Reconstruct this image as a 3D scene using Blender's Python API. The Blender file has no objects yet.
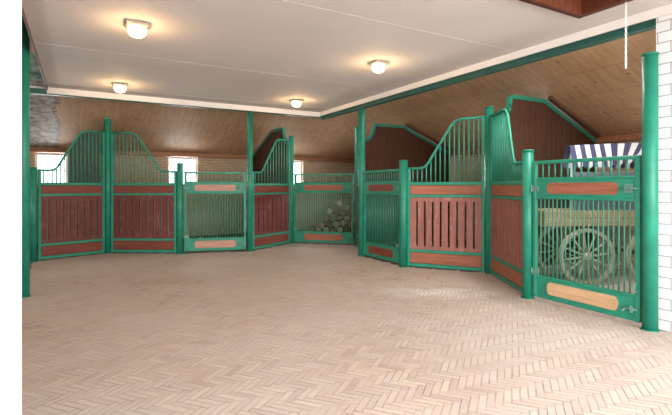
import bpy, bmesh, math, random
from mathutils import Vector
random.seed(7)
S = bpy.context.scene
COL = S.collection
PI = math.pi

# ------------------------------------------------------------------ camera, world, lights, exposure
YAW = math.radians(29.62)           # the camera looks 29.6 degrees to the right of the hall's long axis (+Y)
EYE = 1.4
cam_data = bpy.data.cameras.new('camera')
cam = bpy.data.objects.new('camera', cam_data); COL.objects.link(cam)
cam.location = (0, 0, EYE); cam.rotation_euler = (PI/2, 0, -YAW)
cam_data.sensor_width = 36; cam_data.lens = 36*452/672
cam_data.shift_y = -20.5/672
cam_data.clip_start = 0.05
S.camera = cam

W = bpy.data.worlds.new('sky'); S.world = W; W.use_nodes = True
bg = W.node_tree.nodes['Background']
bg.inputs['Color'].default_value = (0.93, 0.97, 1.0, 1); bg.inputs['Strength'].default_value = 2.6

def area(name, loc, rot, sx, sy, power, color):
    l = bpy.data.lights.new(name, 'AREA'); l.shape = 'RECTANGLE'; l.size = sx; l.size_y = sy
    l.energy = power; l.color = color
    o = bpy.data.objects.new(name, l); COL.objects.link(o); o.location = loc; o.rotation_euler = rot
    return o
area('daylight_through_open_barn_door', (2.0, -4.6, 2.3), (math.radians(88), 0, 0), 9.0, 4.4, 860, (1.0, 0.985, 0.975))
for v_, w_ in ((3.1, 1.0), (6.5, 1.0), (10.05, 0.9)):          # light added at unseen side windows, right and left walls
    area('added_right_window_light', (9.25, v_, 1.95), (0, math.radians(80), 0), 0.8, w_, 95, (1.0, 0.97, 0.93))
    area('added_left_window_light', (-4.80, v_, 1.95), (0, math.radians(-80), 0), 0.8, w_, 75, (1.0, 0.98, 0.96))
for u_, v_, p_ in ((5.25, 3.5, 55), (5.25, 7.2, 8), (5.25, 9.6, 10), (2.9, 9.75, 8), (0.2, 9.75, 4)):   # added fill lights, unseen, high up behind the ceiling edge
    area('stall_fill_light', (u_, v_, 3.55 if u_ > 5 else 3.6), (0, 0, 0), 0.6, 0.6, p_, (1.0, 0.98, 0.96))
for u_, w_ in ((-0.59, 0.7), (2.57, 0.8), (5.89, 0.86)):       # daylight at the back wall windows
    area('daylight_back_window', (u_, 13.7, 1.95), (math.radians(-80), 0, 0), w_, 0.8, 50, (1.0, 0.97, 0.93))

vs = S.view_settings
S.display_settings.display_device = 'sRGB'
vs.view_transform = 'Standard'; vs.look = 'None'; vs.gamma = 1.0; vs.use_curve_mapping = False
vs.exposure = 0.60
S.cycles.max_bounces = 10; S.cycles.diffuse_bounces = 7
S.cycles.sample_clamp_indirect = 6.0

# ------------------------------------------------------------------ placement helpers
CR, SR = math.cos(YAW), math.sin(YAW)
def room(X, Y):                      # viewer-relative metres (right, ahead) -> hall axes (u, v)
    return (CR*X + SR*Y, -SR*X + CR*Y)
def on_floor(px, py, z=0.0):         # point of the photo known to lie at height z
    Y = 452*(EYE-z)/(py-187); X = (px-336)/452*Y
    return room(X, Y)

# ------------------------------------------------------------------ mesh helpers
class MB:
    def __init__(s): s.v = []; s.f = []; s.m = []; s.sm = []
    def add(s, vs_, fs, mi=0, smooth=False):
        b = len(s.v); s.v += [tuple(p) for p in vs_]
        for f in fs: s.f.append([i+b for i in f]); s.m.append(mi); s.sm.append(smooth)
        return s
    def box(s, x0, x1, y0, y1, z0, z1, mi=0):
        v = [(x0,y0,z0),(x1,y0,z0),(x1,y1,z0),(x0,y1,z0),(x0,y0,z1),(x1,y0,z1),(x1,y1,z1),(x0,y1,z1)]
        return s.add(v, [(0,3,2,1),(4,5,6,7),(0,1,5,4),(1,2,6,5),(2,3,7,6),(3,0,4,7)], mi)
    def bbox(s, x0, x1, y0, y1, z0, z1, b=0.006, mi=0):   # box with chamfered edges
        bm = bmesh.new(); bmesh.ops.create_cube(bm, size=1)
        for v in bm.verts:
            v.co = ((x0+x1)/2+v.co.x*(x1-x0), (y0+y1)/2+v.co.y*(y1-y0), (z0+z1)/2+v.co.z*(z1-z0))
        b = min(b, 0.45*min(x1-x0, y1-y0, z1-z0))
        bmesh.ops.bevel(bm, geom=list(bm.edges), offset=b, segments=1, profile=0.5, affect='EDGES')
        bm.verts.index_update()
        s.add([v.co[:] for v in bm.verts], [[v.index for v in f.verts] for f in bm.faces], mi); bm.free()
        return s
    def tube(s, pts, r, n=8, mi=0, caps=True, radii=None):
        pts = [Vector(p) for p in pts]; rings = []
        prev = None
        for i, p in enumerate(pts):
            a = pts[max(i-1,0)]; c = pts[min(i+1,len(pts)-1)]
            d = (c-a).normalized()
            if prev is None:
                ref = Vector((0,0,1)) if abs(d.z) < 0.9 else Vector((1,0,0))
                x = d.cross(ref).normalized()
            else:
                x = (prev - d*prev.dot(d)).normalized()
            prev = x; y = d.cross(x)
            rr = radii[i] if radii else r
            rings.append([p + rr*(math.cos(2*PI*k/n)*x + math.sin(2*PI*k/n)*y) for k in range(n)])
        b = len(s.v)
        for rg in rings: s.v += [tuple(q) for q in rg]
        for i in range(len(rings)-1):
            for k in range(n):
                s.f.append([b+i*n+k, b+i*n+(k+1)%n, b+(i+1)*n+(k+1)%n, b+(i+1)*n+k]); s.m.append(mi); s.sm.append(True)
        if caps:
            s.f.append([b+k for k in range(n)][::-1]); s.m.append(mi); s.sm.append(False)
            e = b+(len(rings)-1)*n
            s.f.append([e+k for k in range(n)]); s.m.append(mi); s.sm.append(False)
        return s
    def lathe(s, prof, n=20, c=(0,0,0), mi=0, smooth=True):
        b = len(s.v)
        for r, z in prof:
            for k in range(n):
                s.v.append((c[0]+r*math.cos(2*PI*k/n), c[1]+r*math.sin(2*PI*k/n), c[2]+z))
        for i in range(len(prof)-1):
            for k in range(n):
                s.f.append([b+i*n+k, b+i*n+(k+1)%n, b+(i+1)*n+(k+1)%n, b+(i+1)*n+k]); s.m.append(mi); s.sm.append(smooth)
        s.f.append([b+k for k in range(n)][::-1]); s.m.append(mi); s.sm.append(False)
        e = b+(len(prof)-1)*n
        s.f.append([e+k for k in range(n)]); s.m.append(mi); s.sm.append(False)
        return s
    def prism(s, poly, y0, y1, mi=0):      # polygon in (x,z), extruded along y
        n = len(poly)
        v = [(x, y0, z) for x, z in poly] + [(x, y1, z) for x, z in poly]
        f = [list(range(n)), list(range(2*n-1, n-1, -1))]
        for k in range(n): f.append([k, k+n, (k+1)%n+n, (k+1)%n])
        return s.add(v, f, mi)
    def ring(s, R, r, c, axis='y', n=28, k=8, mi=0):
        b = len(s.v)
        for i in range(n):
            a = 2*PI*i/n
            for j in range(k):
                t = 2*PI*j/k; q = R + r*math.cos(t); w = r*math.sin(t)
                p = (q*math.cos(a), w, q*math.sin(a)) if axis == 'y' else ((q*math.cos(a), q*math.sin(a), w) if axis == 'z' else (w, q*math.cos(a), q*math.sin(a)))
                s.v.append((c[0]+p[0], c[1]+p[1], c[2]+p[2]))
        for i in range(n):
            for j in range(k):
                s.f.append([b+i*k+j, b+((i+1)%n)*k+j, b+((i+1)%n)*k+(j+1)%k, b+i*k+(j+1)%k]); s.m.append(mi); s.sm.append(True)
        return s
    def build(s, name, mats, parent=None, loc=None, rz=0):
        me = bpy.data.meshes.new(name); me.from_pydata(s.v, [], s.f)
        for m in (mats if isinstance(mats, (list, tuple)) else [mats]): me.materials.append(m)
        me.polygons.foreach_set('material_index', s.m); me.polygons.foreach_set('use_smooth', s.sm)
        bm = bmesh.new(); bm.from_mesh(me); bmesh.ops.recalc_face_normals(bm, faces=bm.faces); bm.to_mesh(me); bm.free()
        o = bpy.data.objects.new(name, me); COL.objects.link(o)
        if parent: o.parent = parent
        if loc: o.location = loc
        if rz: o.rotation_euler.z = rz
        return o

def tag(o, label, cat, group=None, kind=None):
    o['label'] = label; o['category'] = cat
    if group: o['group'] = group
    if kind: o['kind'] = kind
    return o
def thing(name, loc, rz, label, cat, group=None):
    o = bpy.data.objects.new(name, None); COL.objects.link(o)
    o.empty_display_size = 0.1; o.location = loc; o.rotation_euler.z = rz
    return tag(o, label, cat, group)
def struct(o): o['kind'] = 'structure'; return o

# ------------------------------------------------------------------ materials
def new_mat(name, rough=0.6, metal=0.0, spec=0.4):
    m = bpy.data.materials.new(name); m.use_nodes = True
    nt = m.node_tree; b = nt.nodes['Principled BSDF']
    b.inputs['Roughness'].default_value = rough; b.inputs['Metallic'].default_value = metal
    b.inputs['Specular IOR Level'].default_value = spec
    return m, nt, b
def N(nt, t, **kw):
    n = nt.nodes.new(t)
    for k, v in kw.items(): setattr(n, k, v)
    return n
def coords(nt, scale=(1,1,1), out='Object', rand=False):
    tc = N(nt, 'ShaderNodeTexCoord'); mp = N(nt, 'ShaderNodeMapping')
    mp.inputs['Scale'].default_value = scale
    nt.links.new(tc.outputs[out], mp.inputs['Vector'])
    if rand:                                    # every object gets its own piece of the pattern
        oi = N(nt, 'ShaderNodeObjectInfo'); cx = N(nt, 'ShaderNodeCombineXYZ'); mu = N(nt, 'ShaderNodeMath', operation='MULTIPLY')
        mu.inputs[1].default_value = 37
        nt.links.new(oi.outputs['Random'], mu.inputs[0]); nt.links.new(mu.outputs[0], cx.inputs[0]); nt.links.new(mu.outputs[0], cx.inputs[1])
        nt.links.new(cx.outputs[0], mp.inputs['Location'])
    return mp.outputs[0]
def noise(nt, vec, scale, detail=4, rough=0.55):
    n = N(nt, 'ShaderNodeTexNoise'); n.inputs['Scale'].default_value = scale
    n.inputs['Detail'].default_value = detail; n.inputs['Roughness'].default_value = rough
    nt.links.new(vec, n.inputs['Vector']); return n.outputs['Fac']
def ramp(nt, fac, stops):
    r = N(nt, 'ShaderNodeValToRGB'); e = r.color_ramp.elements
    while len(e) < len(stops): e.new(0.5)
    for i, (p, c) in enumerate(stops):
        e[i].position = p; e[i].color = (*c, 1) if len(c) == 3 else c
    nt.links.new(fac, r.inputs[0]); return r.outputs[0]
def mix(nt, fac, a, b, mode='MIX'):
    m = N(nt, 'ShaderNodeMix', data_type='RGBA', blend_type=mode)
    for k, v in ((0, fac), (6, a), (7, b)):
        if isinstance(v, (int, float)): m.inputs[k].default_value = v
        elif isinstance(v, tuple): m.inputs[k].default_value = (*v, 1)
        else: nt.links.new(v, m.inputs[k])
    return m.outputs[2]
def bump(nt, b, h, strength=0.3, dist=0.01):
    n = N(nt, 'ShaderNodeBump'); n.inputs['Strength'].default_value = strength; n.inputs['Distance'].default_value = dist
    nt.links.new(h, n.inputs['Height']); nt.links.new(n.outputs[0], b.inputs['Normal'])
def mul(c, k): return tuple(x*k for x in c)

def paint(name, c, rough=0.35, wear=(0.30,0.33,0.27), wear_at=0.70):
    m, nt, b = new_mat(name, rough, spec=0.35)
    v = coords(nt, rand=True)
    n1 = noise(nt, v, 6); n2 = noise(nt, v, 38, 6, 0.65)
    base = ramp(nt, n1, [(0.3, mul(c,0.82)), (0.7, mul(c,1.15))])
    w = ramp(nt, n2, [(wear_at, (0,0,0)), (wear_at+0.08, (1,1,1))])
    nt.links.new(mix(nt, w, base, wear), b.inputs['Base Color'])
    return m
def wood(name, c, grain='z', rough=0.55, contrast=0.45, knots=0.0, worn=None):
    m, nt, b = new_mat(name, rough, spec=0.3)
    sc = {'x': (0.6, 9, 9), 'y': (9, 0.6, 9), 'z': (9, 9, 0.6)}[grain]
    v = coords(nt, sc, rand=True); v2 = coords(nt, rand=True)
    n1 = noise(nt, v, 3.0, 6, 0.6); n2 = noise(nt, v2, 2.2, 3)
    col = ramp(nt, n1, [(0.25, mul(c, 1-contrast)), (0.5, c), (0.78, mul(c, 1+contrast*0.7))])
    col = mix(nt, ramp(nt, n2, [(0.35, (0.0,)*3), (0.7, (1,)*3)]), col, mix(nt, 0.5, col, mul(c, 0.75)))
    if worn:
        n3 = noise(nt, v2, 7, 5, 0.7)
        col = mix(nt, ramp(nt, n3, [(0.58, (0,)*3), (0.68, (1,)*3)]), col, worn)
    if knots:
        vo = N(nt, 'ShaderNodeTexVoronoi'); vo.inputs['Scale'].default_value = knots
        nt.links.new(v2, vo.inputs['Vector'])
        col = mix(nt, ramp(nt, vo.outputs['Distance'], [(0.05, (1,)*3), (0.14, (0,)*3)]), col, mul(c, 0.4))
    nt.links.new(col, b.inputs['Base Color']); bump(nt, b, n1, 0.15, 0.004)
    return m

GREEN = paint('green_enamel', (0.016, 0.205, 0.128), 0.48)
GREEN_POST = paint('green_post_enamel', (0.012, 0.185, 0.115), 0.42, wear_at=0.74)
GREEN_DARK = paint('dark_green_beam_paint', (0.02, 0.10, 0.075), 0.5, (0.16,0.14,0.11), 0.62)
STEEL = paint('galvanised_steel', (0.10, 0.21, 0.165), 0.5, (0.2,0.17,0.14), 0.72)
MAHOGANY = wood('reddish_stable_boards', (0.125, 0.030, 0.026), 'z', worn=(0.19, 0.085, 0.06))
FADED = wood('faded_reddish_boards', (0.27, 0.105, 0.082), 'z', worn=(0.36, 0.20, 0.16))
MAHOGANY_X = wood('reddish_rail_board', (0.17, 0.042, 0.026), 'x')
PINK_X = wood('faded_pinkish_board', (0.42, 0.22, 0.16), 'x')
ORANGE_X = wood('orange_brown_board', (0.29, 0.10, 0.055), 'x')
TAN_X = wood('bare_tan_board', (0.55, 0.34, 0.19), 'x', contrast=0.3)
PARTITION = wood('brown_partition_boards', (0.072, 0.026, 0.010), 'z', contrast=0.5, rough=0.85)
RAFTER = wood('rafter_wood', (0.14, 0.06, 0.035), 'x')
PLATE = wood('wall_plate_wood', (0.36, 0.15, 0.07), 'x')
HATCH_W = wood('dark_hatch_boards', (0.075, 0.020, 0.012), 'x', rough=0.5)
HATCH_IN = wood('hatch_lining_boards', (0.13, 0.036, 0.015), 'z', contrast=0.8)
CART_W = wood('pale_cart_wood', (0.50, 0.34, 0.20), 'x', contrast=0.35)
CART_G = wood('weathered_wheel_wood', (0.50, 0.43, 0.33), 'x', contrast=0.3)
BARK = wood('log_bark', (0.085, 0.06, 0.045), 'y', contrast=0.6, rough=0.9)
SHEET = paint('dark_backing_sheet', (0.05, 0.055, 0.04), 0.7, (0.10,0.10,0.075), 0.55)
IRON = paint('dark_iron', (0.05, 0.05, 0.05), 0.5)

def log_end():
    m, nt, b = new_mat('sawn_log_end', 0.8)
    oi = N(nt, 'ShaderNodeObjectInfo')
    c = ramp(nt, oi.outputs['Random'], [(0.0, (0.22,0.10,0.05)), (0.35, (0.42,0.22,0.11)), (0.7, (0.68,0.58,0.46)), (1.0, (0.36,0.15,0.07))])
    n = noise(nt, coords(nt, rand=True), 20, 4)
    nt.links.new(mix(nt, n, c, mix(nt, 0.5, c, (0.08,0.05,0.03))), b.inputs['Base Color'])
    return m
LOGEND = log_end()

def plaster(name, c, amt=0.05, rough=0.8, sc=2.0):
    m, nt, b = new_mat(name, rough, spec=0.2)
    v = coords(nt); n = noise(nt, v, sc, 5)
    nt.links.new(ramp(nt, n, [(0.3, mul(c,1-amt)), (0.7, mul(c,1+amt))]), b.inputs['Base Color'])
    bump(nt, b, noise(nt, v, 25, 3), 0.08, 0.004)
    return m
CEIL = plaster('white_ceiling_boards', (0.595, 0.555, 0.54), 0.035, sc=1.2)
CREAM = plaster('cream_trim_paint', (0.76, 0.71, 0.66), 0.06)
WHITE = plaster('white_wall_paint', (0.84, 0.84, 0.83), 0.01)

def brick(name, axis, c1, c2, mortar, bw, bh, msize, low=None, low_z=1.15, rough=0.8, msmooth=0.1):
    m, nt, b = new_mat(name, rough, spec=0.25)
    tc = N(nt, 'ShaderNodeTexCoord'); sp = N(nt, 'ShaderNodeSeparateXYZ'); cb = N(nt, 'ShaderNodeCombineXYZ')
    nt.links.new(tc.outputs['Object'], sp.inputs[0])
    nt.links.new(sp.outputs[axis], cb.inputs[0]); nt.links.new(sp.outputs[2], cb.inputs[1])
    br = N(nt, 'ShaderNodeTexBrick')
    br.inputs['Scale'].default_value = 1; br.inputs['Brick Width'].default_value = bw; br.inputs['Row Height'].default_value = bh
    br.inputs['Mortar Size'].default_value = msize; br.inputs['Mortar Smooth'].default_value = msmooth
    br.inputs['Color1'].default_value = (*c1,1); br.inputs['Color2'].default_value = (*c2,1); br.inputs['Mortar'].default_value = (*mortar,1)
    nt.links.new(cb.outputs[0], br.inputs['Vector'])
    col = br.outputs['Color']
    n = noise(nt, tc.outputs['Object'], 4, 5)
    col = mix(nt, ramp(nt, n, [(0.35, (0,)*3), (0.75, (0.35,)*3)]), col, mul(c2, 0.8))
    if low:                                   # lower courses carry an old green-grey limewash; side walls' tone adds painted stall shade
        mr = N(nt, 'ShaderNodeMapRange'); mr.inputs['From Min'].default_value = low_z-0.03; mr.inputs['From Max'].default_value = low_z+0.03
        mr.inputs['To Min'].default_value = 0.75; mr.inputs['To Max'].default_value = 0
        nt.links.new(sp.outputs[2], mr.inputs['Value'])
        col = mix(nt, mr.outputs[0], col, low)
    nt.links.new(col, b.inputs['Base Color'])
    inv = N(nt, 'ShaderNodeMath', operation='SUBTRACT'); inv.inputs[0].default_value = 1
    nt.links.new(br.outputs['Fac'], inv.inputs[1]); bump(nt, b, inv.outputs[0], 0.5, 0.008)
    return m
BRICK_BACK = brick('yellow_brick_back', 0, (0.60,0.45,0.29), (0.54,0.38,0.24), (0.36,0.28,0.20), 0.23, 0.075, 0.012, low=(0.36,0.38,0.28))
BRICK_SIDE = brick('yellow_brick_side', 1, (0.62,0.50,0.36), (0.56,0.43,0.30), (0.42,0.34,0.26), 0.23, 0.075, 0.012, low=(0.20,0.21,0.15))  # limewash tone darkened to put the stall's shade into the colour
BRICK_WHITE = brick('white_painted_brick', 1, (0.72,0.71,0.70), (0.70,0.69,0.68), (0.31,0.30,0.28), 0.23, 0.104, 0.0055)

def roof_mat(name, across):
    # pale chipboard roof lining with knots; old paint flakes off one strip of it
    m, nt, b = new_mat(name, 0.6, spec=0.3)
    tc = N(nt, 'ShaderNodeTexCoord'); obj_ = tc.outputs['Object']
    sc = (0.8, 7, 2) if across == 'u' else (7, 0.8, 2)
    v = coords(nt, sc); n1 = noise(nt, v, 2.0, 6, 0.6); n2 = noise(nt, coords(nt), 1.3, 4)
    c = (0.51, 0.30, 0.16)
    col = ramp(nt, n1, [(0.28, mul(c,0.72)), (0.5, c), (0.75, mul(c,1.28))])
    col = mix(nt, ramp(nt, n2, [(0.35, (0,)*3), (0.7, (0.6,)*3)]), col, (0.54, 0.34, 0.21))
    vk = coords(nt, (2.2, 5, 3) if across == 'u' else (5, 2.2, 3))
    vo = N(nt, 'ShaderNodeTexVoronoi'); vo.inputs['Scale'].default_value = 1.3; nt.links.new(vk, vo.inputs['Vector'])
    col = mix(nt, ramp(nt, vo.outputs['Distance'], [(0.05, (0.8,)*3), (0.13, (0,)*3)]), col, (0.10, 0.045, 0.03))
    sk = noise(nt, coords(nt, (9, 22, 12) if across == 'u' else (22, 9, 12)), 1.6, 5, 0.7)
    col = mix(nt, ramp(nt, sk, [(0.57, (0,)*3), (0.70, (0.55,)*3)]), col, (0.22, 0.115, 0.065))
    # board joints
    sp = N(nt, 'ShaderNodeSeparateXYZ'); nt.links.new(obj_, sp.inputs[0])
    ax = 1 if across == 'u' else 0
    for k, (axis, per, wid) in enumerate(((ax, 0.61, 0.006), (1-ax, 2.44, 0.003))):
        dv = N(nt, 'ShaderNodeMath', operation='DIVIDE'); dv.inputs[1].default_value = per; nt.links.new(sp.outputs[1-axis], dv.inputs[0])
        fr = N(nt, 'ShaderNodeMath', operation='FRACT'); nt.links.new(dv.outputs[0], fr.inputs[0])
        lt = N(nt, 'ShaderNodeMath', operation='LESS_THAN'); lt.inputs[1].default_value = wid/per*2; nt.links.new(fr.outputs[0], lt.inputs[0])
        m2 = N(nt, 'ShaderNodeMath', operation='MULTIPLY'); m2.inputs[1].default_value = 0.5; nt.links.new(lt.outputs[0], m2.inputs[0])
        col = mix(nt, m2.outputs[0], col, (0.13, 0.07, 0.045))
    if across == 'v':
        # flaking strip: u between -1.05 and -0.5, edges torn by noise
        nz = noise(nt, obj_, 3.2, 6, 0.7)
        ad = N(nt, 'ShaderNodeMath', operation='MULTIPLY_ADD'); ad.inputs[1].default_value = 0.62; nt.links.new(nz, ad.inputs[0]); nt.links.new(sp.outputs[0], ad.inputs[2])
        ab = N(nt, 'ShaderNodeMath', operation='ADD'); ab.inputs[1].default_value = 0.60; nt.links.new(ad.outputs[0], ab.inputs[0])
        aa = N(nt, 'ShaderNodeMath', operation='ABSOLUTE'); nt.links.new(ab.outputs[0], aa.inputs[0])
        lt = N(nt, 'ShaderNodeMath', operation='LESS_THAN'); lt.inputs[1].default_value = 0.47; nt.links.new(aa.outputs[0], lt.inputs[0])
        lt2 = N(nt, 'ShaderNodeMath', operation='LESS_THAN'); lt2.inputs[1].default_value = 0.495; nt.links.new(aa.outputs[0], lt2.inputs[0])
        pn = ramp(nt, noise(nt, obj_, 9, 5), [(0.36, (0.20,0.12,0.10)), (0.5, (0.34,0.29,0.25)), (0.66, (0.50,0.48,0.43))])
        gn = ramp(nt, noise(nt, obj_, 7, 5), [(0.36, (0.10,0.17,0.13)), (0.5, (0.27,0.42,0.34)), (0.66, (0.48,0.56,0.48))])
        gl = N(nt, 'ShaderNodeMath', operation='LESS_THAN'); gl.inputs[1].default_value = 10.45; nt.links.new(sp.outputs[1], gl.inputs[0])
        pn = mix(nt, gl.outputs[0], pn, gn)
        col = mix(nt, lt2.outputs[0], col, (0.10,0.06,0.05))
        col = mix(nt, lt.outputs[0], col, pn)
    nt.links.new(col, b.inputs['Base Color']); bump(nt, b, n1, 0.12, 0.005)
    return m
ROOF_R = roof_mat('roof_lining_right', 'u'); ROOF_B = roof_mat('roof_lining_back', 'v')

def floor_mats():
    m, nt, b = new_mat('herringbone_pavers', 0.68, spec=0.3)
    at = N(nt, 'ShaderNodeAttribute', attribute_name='brick_tone')
    v = coords(nt)
    c = ramp(nt, at.outputs['Fac'], [(0.0, (0.375,0.277,0.225)), (0.3, (0.44,0.333,0.272)), (0.6, (0.47,0.358,0.292)), (0.85, (0.52,0.41,0.31)), (1.0, (0.47,0.39,0.335))])
    big = noise(nt, v, 0.55, 6, 0.6); med = noise(nt, v, 3.5, 6, 0.7)
    # sand and dust trodden over the bricks, damp dark spots here and there
    c = mix(nt, ramp(nt, big, [(0.36, (0.08,)*3), (0.62, (0.8,)*3)]), c, (0.54, 0.455, 0.40))
    c = mix(nt, ramp(nt, med, [(0.52, (0,)*3), (0.72, (0.5,)*3)]), c, (0.44, 0.31, 0.25))
    sp = noise(nt, v, 2.4, 7, 0.75)
    c = mix(nt, ramp(nt, sp, [(0.66, (0,)*3), (0.74, (0.55,)*3)]), c, (0.25, 0.17, 0.14))
    # pale dust swept into one patch
    tc = N(nt, 'ShaderNodeTexCoord'); mp = N(nt, 'ShaderNodeMapping'); mp.vector_type = 'TEXTURE'
    mp.inputs['Location'].default_value = (4.1, 4.55, 0); mp.inputs['Rotation'].default_value = (0, 0, -YAW); mp.inputs['Scale'].default_value = (1.5, 0.75, 1)
    nt.links.new(tc.outputs['Object'], mp.inputs['Vector'])
    ln = N(nt, 'ShaderNodeVectorMath', operation='LENGTH'); nt.links.new(mp.outputs[0], ln.inputs[0])
    ds = N(nt, 'ShaderNodeMath', operation='MULTIPLY_ADD'); ds.inputs[1].default_value = 0.9; nt.links.new(med, ds.inputs[0]); nt.links.new(ln.outputs['Value'], ds.inputs[2])
    c = mix(nt, ramp(nt, ds.outputs[0], [(0.5, (0.75,)*3), (0.98, (0,)*3)]), c, (0.72, 0.67, 0.63))
    nt.links.new(c, b.inputs['Base Color']); bump(nt, b, noise(nt, v, 60, 3), 0.15, 0.003)
    m2, nt2, b2 = new_mat('sandy_joints', 0.9, spec=0.1)
    n = noise(nt2, coords(nt2), 5, 5)
    nt2.links.new(ramp(nt2, n, [(0.3, (0.36,0.27,0.215)), (0.55, (0.46,0.365,0.30)), (0.75, (0.58,0.49,0.42))]), b2.inputs['Base Color'])
    return m, m2
PAVER, JOINT = floor_mats()
STALL_DARK = plaster('dark_stall_floor', (0.10, 0.075, 0.055), 0.3, 0.95, 5)  # stall shade put into the floor colour, so the slots look dark

def glass_mat(name, tint=(0.95,0.98,1.0)):
    m = bpy.data.materials.new(name); m.use_nodes = True; nt = m.node_tree
    out = nt.nodes['Material Output']; nt.nodes.remove(nt.nodes['Principled BSDF'])
    t = N(nt, 'ShaderNodeBsdfTransparent'); t.inputs[0].default_value = (*tint,1)
    g = N(nt, 'ShaderNodeBsdfGlossy'); g.inputs['Roughness'].default_value = 0.05
    mx = N(nt, 'ShaderNodeMixShader'); mx.inputs[0].default_value = 0.06
    nt.links.new(t.outputs[0], mx.inputs[1]); nt.links.new(g.outputs[0], mx.inputs[2]); nt.links.new(mx.outputs[0], out.inputs[0])
    return m
GLASS = glass_mat('window_glass')
def emit(name, c, st):
    m, nt, b = new_mat(name, 0.3); b.inputs['Base Color'].default_value = (*c,1)
    b.inputs['Emission Color'].default_value = (*c,1); b.inputs['Emission Strength'].default_value = st
    return m
LAMP_GLASS = emit('lit_lamp_glass', (1.0, 0.78, 0.46), 5.0)
LAMP_BASE = paint('lamp_base_metal', (0.38, 0.33, 0.25), 0.4)

# ------------------------------------------------------------------ the hall
UR, VB, UL = 4.93, 9.42, -0.49          # edges of the flat ceiling
WR, WB, WL = 8.83, 13.30, -4.39         # faces of the outer walls
EZ, SL = 2.32, 0.40                     # eave height and roof slope
CZ = 3.15                               # ceiling height

# floor: herringbone pavers laid at 45 degrees over a bed of joints
fb = MB()
fb.box(-5.0, 9.4, -5.0, 13.8, -0.2, 0.0, 2)
PAVED = [(UL-0.1, -5.0), (UL-0.1, 5.0)] + [on_floor(*p) for p in ((33.5,262), (108,253.5), (180,254), (250,251.5), (291.3,243.5), (357,246), (361.7,256.5), (403.5,267), (489.5,273.5))]
PAVED += [(WR-0.02, PAVED[-1][1]), (WR-0.02, 2.32), (UR-0.01, 2.32), (UR-0.01, 0.9), (9.3, 0.85), (9.3, -5.0)]
fb.add([(u, v, 0.0015) for u, v in PAVED], [list(range(len(PAVED)))], 1)
def paved(u, v):
    c = False; n = len(PAVED)
    for k in range(n):
        (x0, y0), (x1, y1) = PAVED[k], PAVED[k-1]
        if (y0 > v) != (y1 > v) and u < (x1-x0)*(v-y0)/(y1-y0)+x0: c = not c
    return c
tones = [0.5]*7
FR = math.radians(-6)
CF, SF = math.cos(FR), math.sin(FR)
L_, W_, G_ = 0.204, 0.051, 0.0035
c45 = math.sqrt(0.5)
def paver(a0, a1, b0, b1):
    cu, cv = (a0+a1)/2, (b0+b1)/2
    u, v = c45*(cu+cv)+2.0, c45*(cv-cu)+5.5
    u, v = 2+CF*(u-2)-SF*(v-5.5), 5.5+SF*(u-2)+CF*(v-5.5)
    if v < -1.2 or not paved(u, v): return
    j = lambda: random.uniform(-0.0015, 0.0015)
    q = [(a0+G_, b0+G_), (a1-G_, b0+G_), (a1-G_, b1-G_), (a0+G_, b1-G_)]
    z = 0.004 + random.uniform(-0.0008, 0.0008)
    vv = [(2+CF*c45*(a+b)-SF*c45*(b-a)+j(), 5.5+SF*c45*(a+b)+CF*c45*(b-a)+j(), z) for a, b in q]
    fb.add(vv, [(0,1,2,3)], 0); tones.append(min(1, max(0, random.gauss(0.5, 0.24))))
K = 4
for i in range(-260, 260):
    for j in range(-90, 90):
        # each step down the stair carries one lengthwise and one crosswise brick
        a = i*W_ + j*(K*W_); b = i*W_ - j*(K*W_)
        if abs(a) > 15 or abs(b) > 15: continue
        paver(a, a+L_, b, b+W_)
        paver(a, a+W_, b+W_, b+W_+L_)
floor = fb.build('floor', [PAVER, JOINT, STALL_DARK]); struct(floor)
at = floor.data.attributes.new('brick_tone', 'FLOAT', 'FACE'); at.data.foreach_set('value', tones)

# flat ceiling with the hatch hole
H0u, H1u, H0v, H1v = 3.45, 4.33, 1.75, 2.70
cb = MB()
u0, u1, v0, v1 = UL, UR, 1.0, VB
cb.box(u0, H0u, v0, v1, CZ, CZ+0.06); cb.box(H1u, u1, v0, v1, CZ, CZ+0.06)
cb.box(H0u, H1u, v0, H0v, CZ, CZ+0.06); cb.box(H0u, H1u, H1v, v1, CZ, CZ+0.06)
struct(cb.build('ceiling', CEIL))
jb = MB()
for v in (3.92, 6.55):
    jb.box(UL+0.03, UR-0.03, v, v+0.018, CZ-0.003, CZ-0.0005)
jb.box(UL+0.03, UR-0.03, 8.95, 8.965, CZ-0.003, CZ-0.0005)
struct(jb.build('trim_1', CEIL))                     # joint strips of the ceiling boards
tb = MB(); tb.box(UL, UR-0.03, VB-0.03, VB, 3.045, CZ-0.001)
struct(tb.build('trim_2', CREAM))
tb = MB(); tb.box(UR-0.03, UR, 1.25, VB, 3.06, CZ-0.001)
struct(tb.build('trim_3', CREAM))
tb = MB(); tb.box(UL, UL+0.015, 1.25, VB-0.04, 3.10, CZ-0.001)
struct(tb.build('trim_4', RAFTER))
tb = MB(); tb.box(-4.3, UL-0.002, VB-0.03, VB, 3.045, 3.15)
struct(tb.build('trim_5', CREAM))

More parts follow.
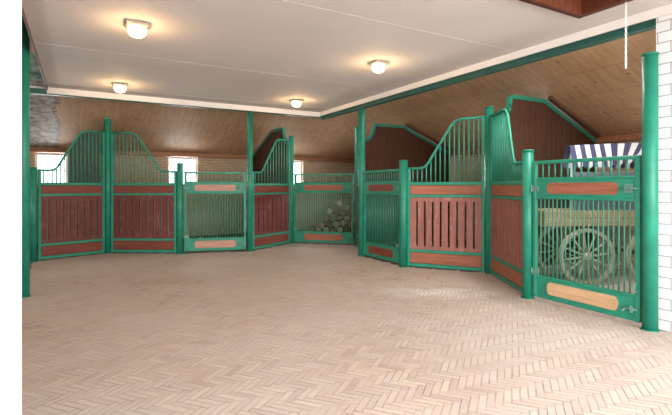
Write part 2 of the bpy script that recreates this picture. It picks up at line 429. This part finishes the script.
# steel beams carrying the ceiling edges
def beam(name, label, x0, x1, y0, y1, z0, z1, along):
    b = MB()
    if along == 'v':
        m = (x0+x1)/2
        b.box(x0, x1, y0, y1, z0, z0+0.014); b.box(x0, x1, y0, y1, z1-0.014, z1); b.box(m-0.006, m+0.006, y0, y1, z0+0.014, z1-0.014)
    else:
        m = (y0+y1)/2
        b.box(x0, x1, y0, y1, z0, z0+0.014); b.box(x0, x1, y0, y1, z1-0.014, z1); b.box(x0, x1, m-0.006, m+0.006, z0+0.014, z1-0.014)
    return tag(b.build(name, GREEN_DARK), label, 'beam')
beam('ceiling_beam', 'long dark green steel beam under the right edge of the white ceiling', UR+0.002, UR+0.10, 2.32, VB-0.02, 2.985, 3.145, 'v')
beam('ceiling_beam', 'dark green steel beam behind the cream trim at the back of the ceiling', UL-0.30, UR+0.10, VB+0.002, VB+0.09, 3.03, 3.145, 'u')

tag(MB().bbox(UL-0.34, UL-0.002, VB-0.17, VB-0.032, 3.0, 3.09).build('beam_stub', GREEN_DARK), 'short dark green steel stub at the far left corner of the ceiling', 'beam')
# sloping roof linings (right, back, left), hipped at the corners
def zr(d): return EZ + SL*d
def slab(name, plan, zf, mat):
    n = len(plan); b = MB()
    v = [(u, w, zf(u, w)) for u, w in plan] + [(u, w, zf(u, w)+0.06) for u, w in plan]
    f = [list(range(n)), list(range(2*n-1, n-1, -1))] + [[k, k+n, (k+1)%n+n, (k+1)%n] for k in range(n)]
    b.add(v, f); return struct(b.build(name, mat))
TI = 0.33
slab('roof_right', [(WR+.3, 0.9), (WR+.3, WB+.3), (UR-TI, VB-TI), (UR-TI, 0.9)], lambda u, v: zr(WR-u), ROOF_R)
slab('roof_back', [(WR+.3, WB+.3), (WL-.3, WB+.3), (UL+TI, VB-TI), (UR-TI, VB-TI)], lambda u, v: zr(WB-v), ROOF_B)
slab('roof_left', [(WL-.3, WB+.3), (WL-.3, 0.9), (UL+TI, 0.9), (UL+TI, VB-TI)], lambda u, v: zr(u-WL), ROOF_R)
tb = MB(); tb.box(UL+TI, UR-TI, 0.9, VB-TI, zr(WR-UR+TI), zr(WR-UR+TI)+0.06); struct(tb.build('roof_top', ROOF_R))

# outer walls
WIN = [(-0.94, -0.24), (2.16, 2.98), (5.45, 6.33)]
WZ0, WZ1 = 1.45, 2.24
wb = MB(); T = 0.25
xs = [WL-T] + [x for w in WIN for x in w] + [WR+T]
for k in range(0, len(xs), 2): wb.box(xs[k], xs[k+1], WB, WB+T, 0, EZ-0.01)
for a, b_ in WIN:
    wb.box(a, b_, WB, WB+T, 0, WZ0); wb.box(a, b_, WB, WB+T, WZ1, EZ-0.01)
struct(wb.build('wall_back', BRICK_BACK))
SWIN = [(2.6, 3.6), (6.0, 7.0), (9.6, 10.5)]  # unseen side windows, added to bring more light into the stalls
for nm, xa, start in (('wall_right', WR, 2.15), ('wall_left', WL-T, 0.9)):
    wb = MB(); ys = [start] + [y for w in SWIN for y in w] + [WB]
    for k in range(0, len(ys), 2): wb.box(xa, xa+T, ys[k], ys[k+1], 0, EZ-0.01)
    for a, b_ in SWIN:
        wb.box(xa, xa+T, a, b_, 0, WZ0); wb.box(xa, xa+T, a, b_, WZ1, EZ-0.01)
    struct(wb.build(nm, BRICK_SIDE))
# white wall beside the open door, its reveal close to the viewer
wb = MB(); wb.box(WL, -0.109, 0.9, 1.2, 0, 4.0); wb.box(-0.109, UR+0.25, 0.9, 1.2, 3.0, 4.0)
struct(wb.build('wall_front', WHITE))
# white painted brick wall at the right, with the stall's end wall behind it
wb = MB(); wb.box(UR+0.015, UR+0.25, 0.9, 2.315, 0, 3.95); struct(wb.build('wall_brick', BRICK_WHITE))
wb = MB()
wb.prism([(UR+0.25, 0), (WR, 0), (WR, EZ-0.01), (UR+0.25, zr(WR-UR-0.25)-0.01)], 2.10, 2.30); struct(wb.build('wall_end', BRICK_WHITE))
# wall plates under the roof
pb = MB(); pb.box(WL, WR, WB-0.16, WB-0.002, EZ-0.07, EZ+0.045); struct(pb.build('trim_6', PLATE))
pb = MB(); pb.box(WR-0.16, WR-0.002, 2.32, WB-0.17, EZ-0.07, EZ+0.045); struct(pb.build('trim_7', PLATE))

def window(n, a, b_, side=None):
    fr = MB(); f = 0.05; d0, d1 = 0.08, 0.14
    def bx(p0, p1, q0, q1, z0, z1, mb):
        if side is not None: mb.box(q0, q1, p0, p1, z0, z1)
        else: mb.box(p0, p1, q0, q1, z0, z1)
    W0 = WB if side is None else side
    bx(a, a+f, W0+d0, W0+d1, WZ0, WZ1, fr); bx(b_-f, b_, W0+d0, W0+d1, WZ0, WZ1, fr)
    bx(a+f, b_-f, W0+d0, W0+d1, WZ0, WZ0+f, fr); bx(a+f, b_-f, W0+d0, W0+d1, WZ1-f, WZ1, fr)
    m = (a+b_)/2
    bx(m-0.012, m+0.012, W0+d0+.01, W0+d1-.01, WZ0+f, WZ1-f, fr)
    zm = WZ0+0.36
    bx(a+f, b_-f, W0+d0+.012, W0+d1-.012, zm-0.012, zm+0.012, fr)
    o = struct(fr.build('window_%d' % n, WHITE))
    g = MB(); bx(a+f, b_-f, W0+0.108, W0+0.112, WZ0+f, WZ1-f, g)
    g.build('pane', GLASS, o)
for k, (a, b_) in enumerate(WIN): window(k+1, a, b_)
for k, (a, b_) in enumerate(SWIN): window(k+4, a, b_, side=WR); window(k+7, a, b_, side=WL-0.22)

# ------------------------------------------------------------------ loft hatch and its pull chain
hatch = thing('loft_hatch', ((H0u+H1u)/2, (H0v+H1v)/2, CZ), 0, 'dark wood framed loft hatch opening in the white ceiling', 'hatch')
cu, cv = (H0u+H1u)/2, (H0v+H1v)/2
hu, hv = (H1u-H0u)/2, (H1v-H0v)/2
rb = MB(); w = 0.055; z0, z1 = -0.055, -0.001
rb.bbox(-hu-w, hu+w, hv, hv+w, z0, z1); rb.bbox(-hu-w, hu+w, -hv-w, -hv, z0, z1)
rb.bbox(hu, hu+w, -hv, hv, z0, z1); rb.bbox(-hu-w, -hu, -hv, hv, z0, z1)
rb.build('frame', HATCH_W, hatch)
t = 0.02
for (x0, x1, y0, y1) in ((-hu, hu, hv-t, hv), (-hu, hu, -hv, -hv+t), (hu-t, hu, -hv+t, hv-t), (-hu, -hu+t, -hv+t, hv-t)):
    MB().box(x0, x1, y0, y1, z0, 0.62).build('lining_board', HATCH_IN, hatch)
MB().box(-hu, hu, -hv, hv, 0.625, 0.65).build('lid', HATCH_W, hatch)
# chain
ch = MB(); zt, zb_ = CZ-0.056, 2.49
n = 22; st = (zt-zb_)/n
for k in range(n):
    zc = zt - (k+0.5)*st
    pts = []
    for q in range(13):
        a = 2*PI*q/12; dx = 0.0085*math.cos(a); dz = 0.62*st*math.sin(a)
        pts.append((dx, 0, zc-zt+dz) if k % 2 else (0, dx, zc-zt+dz))
    ch.tube(pts, 0.003, 5, caps=False)
tag(ch.build('pull_chain', CREAM, None, (H1u+0.03, 2.29, zt)), 'thin pale pull chain hanging from the loft hatch', 'chain')

# ------------------------------------------------------------------ posts
def post(px, py, zt, label, r=0.066, cap=True, v=None, group=None, u=None):
    p = on_floor(px, py)
    if v is not None:                                    # keep the sight line, move on to the ceiling edge line
        k = v/p[1]; p = (p[0]*k, v)
    if u is not None:
        k = u/p[0]; p = (u, p[1]*k)
    root = thing('stable_post', (p[0], p[1], 0), 0, label, 'post', group)
    MB().tube([(0,0,0.013), (0,0,zt-(0.02 if cap else 0))], r, 20).build('tube', GREEN_POST, root)
    MB().lathe([(r+0.014, 0.001), (r+0.014, 0.012)], 20).build('foot_plate', GREEN_POST, root)
    if cap:
        MB().lathe([(r+0.006, zt-0.02), (r+0.008, zt-0.008), (r-0.008, zt)], 20).build('cap', GREEN_POST, root)
    return p
P33 = post(33.5, 262, 1.77, 'green tube post at the far left end of the back stalls', 0.055)
P108 = post(108, 253.5, 2.83, 'green post between the two red slatted panels at the left of the back row', 0.062)
P180 = post(180, 254, 1.90, 'short green capped post left of the back gate with pinkish boards', 0.062)
P250 = post(250, 251.5, 3.028, 'tall green post reaching the back edge of the ceiling', 0.06, False, v=VB+0.045)
P291 = post(291.3, 243.5, 2.66, 'green post left of the gate in front of the log pile', 0.062)
P357 = post(357, 246, 2.83, 'slim green post behind the tall post at the ceiling corner', 0.055)
P361 = post(361.7, 256.5, 2.984, 'tall green post reaching the beam near the ceiling corner', 0.066, False, u=UR+0.045)
P403 = post(403.5, 267, 1.87, 'short green capped post between the far right gate and a slatted panel', 0.07)
P489 = post(489.5, 273.5, 2.70, 'green post with high bars on both sides in the right row', 0.064)
P528 = post(528, 298, 1.87, 'short green capped post that carries the hinges of the nearest gate', 0.068)
P650 = post(650, 330, 2.71, 'thick green capped post against the white brick wall', 0.068)
pl = on_floor(26, 297)
PL = post(23.5, 297, 3.70, 'tall green post beside the white wall at the far left', 0.066, False)

# ------------------------------------------------------------------ stall fronts
def frame_at(p, q, r0=0.072, r1=0.072):
    d = Vector((q[0]-p[0], q[1]-p[1])); L = d.length; d.normalize()
    rz = math.atan2(d.y, d.x)
    return (p[0]+d.x*r0, p[1]+d.y*r0, 0), rz, L-r0-r1

def curve_top(L, lo, hi, a, b):
    # profile of the swept top rail: low run, S-bend, slope, bend, high run
    key = [(0.0, lo), (a*L-0.10, lo), (a*L, lo+0.01), (a*L+0.07, lo+0.075)]
    top = [(b*L-0.05, hi-0.10), (b*L+0.02, hi-0.03), (b*L+0.10, hi), (L, hi+0.01)]
    return key + top
def height_on(prof, x):
    for (x0, z0), (x1, z1) in zip(prof, prof[1:]):
        if x0 <= x <= x1: return z0 + (z1-z0)*(x-x0)/(x1-x0)
    return prof[-1][1]

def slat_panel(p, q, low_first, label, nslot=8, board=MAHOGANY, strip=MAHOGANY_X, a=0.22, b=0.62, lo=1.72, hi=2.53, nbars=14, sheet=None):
    if not low_first: p, q = q, p
    loc, rz, L = frame_at(p, q)
    root = thing('stall_panel', loc, rz, label, 'stall panel', 'fixed stall fronts with slatted boards')
    h = 0.024
    prof = curve_top(L, lo, hi, a, b)
    f = MB()
    f.bbox(0, 0.05, -h, h, 0.03, lo); f.bbox(L-0.05, L, -h, h, 0.03, hi)
    for z0, z1 in ((0.03, 0.085), (0.275, 0.325), (1.225, 1.27), (1.43, 1.485)):
        f.bbox(0.05, L-0.05, -h, h, z0, z1)
    f.build('frame', GREEN, root)
    MB().tube([(x, 0, z) for x, z in prof], 0.021, 10).build('top_rail', GREEN, root)
    MB().bbox(0.052, L-0.052, -0.016, 0.016, 0.087, 0.273).build('bottom_board', strip, root)
    MB().bbox(0.052, L-0.052, -0.016, 0.016, 1.272, 1.428).build('upper_board', strip, root)
    # upright boards with narrow slots between them
    s = MB(); z0, z1 = 0.327, 1.223; x0, x1 = 0.052, L-0.052
    sw = 0.036; bw = (x1-x0-nslot*sw)/(nslot+1); x = x0
    for k in range(nslot+1):
        s.box(x, x+bw, -0.016, 0.016, z0, z1); x += bw
        if k < nslot:
            s.box(x, x+sw, -0.014, 0.014, z0, z0+0.06); s.box(x, x+sw, -0.014, 0.014, z1-0.07, z1); x += sw
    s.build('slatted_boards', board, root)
    for k in range(nbars):
        x = 0.05 + (L-0.1)*(k+0.6)/(nbars+0.2)
        MB().tube([(x, 0, 1.484), (x, 0, height_on(prof, x)-0.008)], 0.0115, 8).build('bar', GREEN, root)
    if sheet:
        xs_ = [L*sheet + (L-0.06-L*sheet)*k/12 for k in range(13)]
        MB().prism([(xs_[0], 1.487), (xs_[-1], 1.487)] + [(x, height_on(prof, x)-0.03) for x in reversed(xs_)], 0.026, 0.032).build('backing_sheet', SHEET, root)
    return root

def rounded(x0, x1, z0, z1, n=6):
    r = (z1-z0)*0.5; k = r*0.55; pts = []
    for i in range(n+1):
        t_ = -PI/2+PI*i/n; pts.append((x1-k+k*math.cos(t_), (z0+z1)/2+r*math.sin(t_)))
    for i in range(n+1):
        t_ = PI/2+PI*i/n; pts.append((x0+k+k*math.cos(t_), (z0+z1)/2+r*math.sin(t_)))
    return pts

def gate(p, q, label, inlay_top=PINK_X, inlay_low=PINK_X, nlow=22, nup=13, hinge='start', latch=True):
    loc, rz, L = frame_at(p, q, 0.085, 0.085)
    root = thing('stable_gate', loc, rz, label, 'gate', 'barred stable gates')
    h = 0.022; f = MB(); ZT = 1.72
    f.bbox(0, 0.05, -h, h, 0.05, ZT); f.bbox(L-0.05, L, -h, h, 0.05, ZT)
    f.bbox(0.05, L-0.05, -h, h, ZT-0.04, ZT)
    f.bbox(0.05, L-0.05, -h, h, 0.05, 0.075); f.bbox(0.05, L-0.05, -h, h, 0.295, 0.32)
    f.bbox(0.05, L-0.05, -h, h, 1.255, 1.285); f.bbox(0.05, L-0.05, -h, h, 1.485, 1.515)
    f.build('frame', GREEN, root)
    for z0, z1, m in ((0.0755, 0.2945, inlay_low), (1.2855, 1.4845, inlay_top)):
        pl_ = MB().box(0.0505, L-0.0505, -0.012, 0.012, z0, z1).build('steel_plate', GREEN, root)
        i0, i1 = 0.16*L, 0.83*L
        MB().prism(rounded(i0, i1, z0+0.035, z1-0.035), -0.021, 0.021).build('board_inlay', m, root)
    for k in range(nlow):
        x = 0.05 + (L-0.1)*(k+1)/(nlow+1)
        MB().tube([(x, 0, 0.319), (x, 0, 1.256)], 0.0085, 8).build('bar', GREEN, root)
    for k in range(nup):
        x = 0.05 + (L-0.1)*(k+1)/(nup+1)
        MB().tube([(x, 0, 1.514), (x, 0, ZT-0.039)], 0.0095, 8).build('bar', GREEN, root)
    hx, lx = (0, L) if hinge == 'start' else (L, 0)
    sg = 1 if hinge == 'start' else -1
    for z in (0.36, 1.38):
        hb = MB(); xa, xb = sorted((hx-sg*0.018, hx+sg*0.10))
        hb.bbox(xa, xb, -0.034, -0.023, z-0.03, z+0.03, 0.003)
        hb.tube([(hx-sg*0.005, -0.033, z-0.045), (hx-sg*0.005, -0.033, z+0.045)], 0.012, 8)
        hb.build('hinge', STEEL, root)
    if latch:
        lb = MB(); xa, xb = sorted((lx-sg*0.15, lx-sg*0.07)); lb.bbox(xa, xb, -0.024, -0.013, 1.34, 1.43, 0.003)
        lb.tube([(lx-sg*0.19, -0.034, 1.385), (lx-sg*0.01, -0.034, 1.385)], 0.009, 8)
        lb.tube([(lx-sg*0.12, -0.034, 1.385), (lx-sg*0.12, -0.075, 1.385)], 0.008, 8)
        lb.build('latch', STEEL, root)
        bb = MB(); bb.tube([(lx-sg*0.16, -0.032, 0.17), (lx-sg*0.02, -0.032, 0.17)], 0.011, 8)
        bb.tube([(lx-sg*0.13, -0.032, 0.17), (lx-sg*0.145, -0.08, 0.14)], 0.009, 8)
        bb.bbox(min(lx-sg*0.06, lx-sg*0.09), max(lx-sg*0.06, lx-sg*0.09), -0.042, -0.013, 0.135, 0.205, 0.003)
        bb.build('bolt', STEEL, root)
        # curved pull handle on the free stile
        rgb = MB(); pts = [(lx-sg*0.025, -0.02, 0.33)]+[(lx-sg*0.025, -0.02-0.05*math.sin(PI*k/8), 0.33+0.13*k/8) for k in range(1, 8)]+[(lx-sg*0.025, -0.02, 0.46)]
        rgb.tube(pts, 0.007, 6).build('handle', STEEL, root)
    return root

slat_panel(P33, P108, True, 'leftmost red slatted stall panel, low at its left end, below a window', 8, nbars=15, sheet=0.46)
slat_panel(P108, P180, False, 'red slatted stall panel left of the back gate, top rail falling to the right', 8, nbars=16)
gate(P180, P250, 'green barred gate of the back row with pinkish faded board inlays', PINK_X, PINK_X, 20, 14)
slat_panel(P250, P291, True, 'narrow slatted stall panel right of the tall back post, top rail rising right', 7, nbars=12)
gate(P291, P357, 'green barred gate in front of the stacked logs', ORANGE_X, ORANGE_X, 23, 18, hinge='start')
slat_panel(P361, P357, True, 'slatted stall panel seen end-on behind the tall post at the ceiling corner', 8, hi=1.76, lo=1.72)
gate(P361, P403, 'green barred gate farthest along the right row with reddish inlays', MAHOGANY_X, MAHOGANY_X, 20, 14, hinge='end', latch=False)
slat_panel(P403, P489, True, 'red slatted stall panel facing the viewer in the right row', 8, board=FADED, strip=ORANGE_X, nbars=15)
slat_panel(P489, P528, False, 'slatted stall panel seen at a slant left of the nearest gate', 8, board=FADED, strip=ORANGE_X, a=0.26, b=0.50, nbars=18)
gate(P528, P650, 'nearest green barred gate with tan board at the bottom, before the cart', ORANGE_X, TAN_X, 20, 13)

# ------------------------------------------------------------------ partitions between the stalls
def partition(p, ang, label):
    D = WB-p[1] if ang else WR-p[0]           # distance to the outer wall
    t1, length = D-1.72, D-0.17
    root = thing('stall_partition', (p[0], p[1], 0), ang, label, 'partition', 'wooden partitions between stalls')
    e = 0.09
    prof = [(e, 2.46), (0.26, 2.48), (0.36, 2.54), (0.44, 2.63), (0.49, 2.74), (0.52, 2.88), (t1, 2.88), (length, 2.88-(length-t1)*0.405)]
    poly = [(e, 0.03), (length, 0.03)] + [(x, z) for x, z in reversed(prof)]
    MB().prism(poly, -0.022, 0.022).build('boards', PARTITION, root)
    # board joints show as narrow ribs
    rb_ = MB(); x = 0.25
    while x < length-0.1:
        zt = height_on(prof, x) - 0.03
        rb_.box(x, x+0.008, -0.026, 0.026, 0.03, zt); x += 0.145
    rb_.build('cover_strips', PARTITION, root)
    g = MB()
    for (x0, z0), (x1, z1) in zip(prof, prof[1:]):
        d = Vector((x1-x0, z1-z0)).normalized(); nrm = Vector((-d.y, d.x))*0.062
        q = [(x0-d.x*.01, z0-d.y*.01), (x1+d.x*.01, z1+d.y*.01), (x1+d.x*.01+nrm.x, z1+d.y*.01+nrm.y), (x0-d.x*.01+nrm.x, z0-d.y*.01+nrm.y)]
        g.prism(q, -0.035, 0.035)
    g.build('top_edge', GREEN, root, None)
    return root
partition(P108, PI/2, 'brown wooden partition behind the post between the two leftmost panels')
partition(P291, PI/2, 'brown wooden partition rising behind the narrow slatted panel of the back row')
partition((P357[0], P357[1]), 0, 'brown wooden partition with shaped green edge behind the far right gate')
partition(P489, 0, 'brown wooden partition with shaped green edge behind the slanting panel, above the nearest gate')
def rafter(p, label):
    x0, x1 = p[0]+1.38, WR-0.22
    y = p[1]-0.11
    z = lambda u: zr(WR-u)
    b = MB()
    v = [(u-x0, yy, z(u)-z(x0)+dz) for u in (x0, x1) for yy in (-0.04, 0.04) for dz in (-0.062, -0.004)]
    b.add(v, [(0,1,3,2), (4,6,7,5), (0,4,5,1), (2,3,7,6), (0,2,6,4), (1,5,7,3)])
    return tag(b.build('rafter', RAFTER, None, (x0, y, z(x0))), label, 'rafter')
rafter(P489, 'brown timber rafter along the roof above the partition by the nearest gate')
rafter(P357, 'brown timber rafter along the roof above the partition by the far right gate')

# ------------------------------------------------------------------ ceiling lamps
def lamp(px, py, label):
    p = on_floor(px, py, CZ)
    root = thing('ceiling_lamp', (p[0], p[1], CZ), 0, label, 'lamp', 'lit ceiling lamps')
    b = MB(); b.bbox(-0.115, 0.115, -0.115, 0.115, -0.03, -0.001, 0.006); b.lathe([(0.083, -0.042), (0.09, -0.03)], 24)
    b.build('base', LAMP_BASE, root)
    g = MB(); prof = [(0.02, -0.138), (0.055, -0.133), (0.078, -0.118), (0.09, -0.09), (0.092, -0.06), (0.086, -0.035)]
    n_ = 32; bi = len(g.v)
    for r, z in prof:
        for k in range(n_):
            rr = r*(1.0 + (0.025 if k % 2 else -0.02)); g.v.append((rr*math.cos(2*PI*k/n_), rr*math.sin(2*PI*k/n_), z))
    for i in range(len(prof)-1):
        for k in range(n_):
            g.f.append([bi+i*n_+k, bi+i*n_+(k+1)%n_, bi+(i+1)*n_+(k+1)%n_, bi+(i+1)*n_+k]); g.m.append(0); g.sm.append(False)
    g.f.append([bi+k for k in range(n_)][::-1]); g.m.append(0); g.sm.append(False)
    g.build('glass_shade', LAMP_GLASS, root)
    l = bpy.data.lights.new('bulb', 'POINT'); l.energy = 11; l.color = (1.0, 0.62, 0.28); l.shadow_soft_size = 0.05
    lo = bpy.data.objects.new('bulb', l); COL.objects.link(lo); lo.parent = root; lo.location = (0, 0, -0.175)
lamp(137, 24, 'lit glass ceiling lamp nearest the viewer on the left')
lamp(120, 84, 'lit glass ceiling lamp at the far left, above the leftmost panels')
lamp(378.5, 62.5, 'lit glass ceiling lamp on the right, in front of the far right gate')
lamp(296.5, 100, 'lit glass ceiling lamp near the back corner of the ceiling')

# ------------------------------------------------------------------ market cart behind the nearest gate
co = room(3.56, 6.42)
CA = -YAW + math.radians(2)
cart = thing('market_cart', (co[0], co[1], 0.005), CA, 'wooden spoked-wheel market cart with a blue and white striped awning behind the nearest gate', 'cart')
def wheel(x, y, R=0.405):
    w_ = MB(); c = (x, y, R)
    # rim: square-section ring
    n_ = 36
    for (ra, rb_) in ((R-0.055, R-0.003),):
        b = len(w_.v)
        for i in range(n_):
            a = 2*PI*i/n_
            for rr, yy in ((ra,-0.025),(rb_,-0.025),(rb_,0.025),(ra,0.025)):
                w_.v.append((x+rr*math.cos(a), y+yy, R+rr*math.sin(a)))
        for i in range(n_):
            for j in range(4):
                w_.f.append([b+i*4+j, b+((i+1)%n_)*4+j, b+((i+1)%n_)*4+(j+1)%4, b+i*4+(j+1)%4]); w_.m.append(0); w_.sm.append(False)
    o = w_.build('wheel', CART_G, cart)
    for k in range(12):
        a = 2*PI*k/12+0.13
        MB().tube([(x+0.05*math.cos(a), y, R+0.05*math.sin(a)), (x+0.2*math.cos(a), y, R+0.2*math.sin(a)), (x+(R-0.05)*math.cos(a), y, R+(R-0.05)*math.sin(a))], 0.014, 8, radii=[0.018, 0.015, 0.012]).build('spoke', CART_G, o)
    hbm = MB(); hbm.tube([(x, y-0.06, R), (x, y-0.04, R), (x, y+0.05, R)], 0.06, 14, radii=[0.035, 0.06, 0.06]); hbm.build('hub', CART_G, o)
for x in (0.0, 0.98):
    for y in (0.0, 0.72): wheel(x, y)
    MB().tube([(x, 0.05, 0.405), (x, 0.67, 0.405)], 0.025, 8).build('axle', IRON, cart)
BX0, BX1, BY0, BY1 = -0.60, 1.35, 0.06, 0.66
b = MB(); b.bbox(BX0, BX1, BY0, BY1, 0.83, 0.86); b.build('bed', CART_W, cart)
b = MB()
b.bbox(BX0, BX1, -0.02, 0.02, 0.84, 0.945); b.bbox(BX0, BX1, -0.02, 0.02, 0.955, 1.06)
b.build('side_board', CART_W, cart)
b = MB(); b.bbox(BX0, BX1, 0.68, 0.72, 0.84, 0.945); b.bbox(BX0, BX1, 0.68, 0.72, 0.955, 1.06); b.build('side_board', CART_W, cart)
for x in (BX0-0.0, BX1-0.04):
    MB().bbox(x, x+0.04, 0.0, 0.70, 0.84, 1.06).build('end_board', CART_W, cart)
for x in (0.0, 0.98):
    for y in (0.09, 0.60):
        MB().bbox(x-0.03, x+0.03, y-0.02, y+0.02, 0.42, 0.83).build('strut', CART_W, cart)
AW_X0, AW_X1 = -0.23, 1.34
for x in (AW_X0+0.06, AW_X1-0.06):
    for y in (0.085,):
        MB().tube([(x, y, 0.86), (x, y, 1.97 if x < 0.3 else 2.02)], 0.02, 8).build('awning_post', paint('pale_blue_post_paint', (0.42, 0.52, 0.56), 0.5) if x < 0.3 and y < 0.1 else CART_W, cart)
MB().bbox(AW_X0+0.3, AW_X1-0.05, 0.40, 0.42, 0.862, 1.62).build('back_panel', plaster('blue_grey_panel', (0.20,0.25,0.29), 0.1), cart)
NAVY = plaster('navy_awning_cloth', (0.075, 0.08, 0.15), 0.1); AWH = plaster('white_awning_cloth', (0.72, 0.72, 0.74), 0.04)
aw = MB(); ns = 22
for k in range(ns):
    xa, xb = (AW_X0 + (AW_X1-AW_X0)*q/ns for q in (k, k+1))
    mi = k % 2
    T_ = lambda x: (x-AW_X0)/(AW_X1-AW_X0)
    tp = lambda x: min(AW_X1, x + min(0.17, max(0, x-0.28)*0.45))           # the right half of the cloth is pulled sideways
    zr_ = lambda x: 1.985 + 0.075*T_(x)                                       # ridge
    ze = lambda x: 1.76 + 0.14*max(0, min(1, (T_(x)-0.3)/0.5))               # front eave
    for front in (True, False):
        y0, yr = (-0.05, 0.03) if front else (0.20, 0.10)
        za, zb = (ze(xa), ze(xb)) if front else (1.76, 1.76)
        aw.add([(xa, y0, za), (xb, y0, zb), (tp(xb), yr, zr_(xb)), (tp(xa), yr, zr_(xa))], [(0,1,2,3)], mi)
        m_ = (xa+xb)/2; d = 0.09
        aw.add([(xa, y0, za), (xb, y0, zb), (xb, y0-.005, zb-d+.02), (m_, y0-.006, (za+zb)/2-d-.01), (xa, y0-.005, za-d+.02)], [(0,1,2,3,4)], mi)
    aw.add([(tp(xa), 0.03, zr_(xa)), (tp(xb), 0.03, zr_(xb)), (tp(xb), 0.10, zr_(xb)), (tp(xa), 0.10, zr_(xa))], [(0,1,2,3)], mi)
ao = aw.build('awning', [NAVY, AWH], cart)
sol = ao.modifiers.new('cloth', 'SOLIDIFY'); sol.thickness = 0.004

# ------------------------------------------------------------------ stacked firewood behind the gate at the corner
LX0, LY = -0.74, 12.45
R_ = 0.092
rng = random.Random(11)
rows = [9, 8, 6, 5, 4, 2]
start = [0, 0, 1, 1, 1, 2]
spots = []                                   # drop every log on the ones below it
for r_i, n_ in enumerate(rows):
    for k in range(n_):
        rr = R_*rng.uniform(0.80, 1.0)
        if r_i == 0:
            Xc = LX0 + k*2.03*R_; z = rr+0.003
        else:
            Xc = LX0 + (r_i*1.015 + (k+start[r_i]*1.0)*2.03)*R_ + rng.uniform(-0.012, 0.012); z = rr
            for X2, z2, r2 in spots:
                d = abs(X2-Xc)
                if d < r2+rr+0.003: z = max(z, z2 + math.sqrt((r2+rr+0.003)**2 - d*d))
        spots.append((Xc, z, rr))
for Xc, z, rr in spots:
    u, v = room(Xc, LY + rng.uniform(-0.07, 0.07))
    lg = thing('firewood_log', (u, v, z), -YAW, 'round sawn log in the woodpile behind the corner gate', 'log', 'stacked firewood logs')
    m8 = 14; ln = rng.uniform(0.24, 0.27)
    wob = [1-rng.uniform(0.0, 0.08) for _ in range(m8)]
    b = MB(); vv = []
    for y in (-ln, ln):
        vv += [(rr*wob[q]*math.cos(2*PI*q/m8), y, rr*wob[q]*math.sin(2*PI*q/m8)) for q in range(m8)]
    b.add(vv, [[q, (q+1)%m8, m8+(q+1)%m8, m8+q] for q in range(m8)], 0, True)
    b.build('bark', BARK, lg)
    for y in (-ln, ln):
        e_ = MB(); e_.add([(x_*0.86, y*1.002, z_*0.86) for x_, _, z_ in vv[:m8]] + [(x_*0.97, y*0.99, z_*0.97) for x_, _, z_ in vv[:m8]],
              [list(range(m8)), list(range(2*m8-1, m8-1, -1))] + [[q, (q+1)%m8, m8+(q+1)%m8, m8+q] for q in range(m8)])
        e_.build('sawn_end', LOGEND, lg)
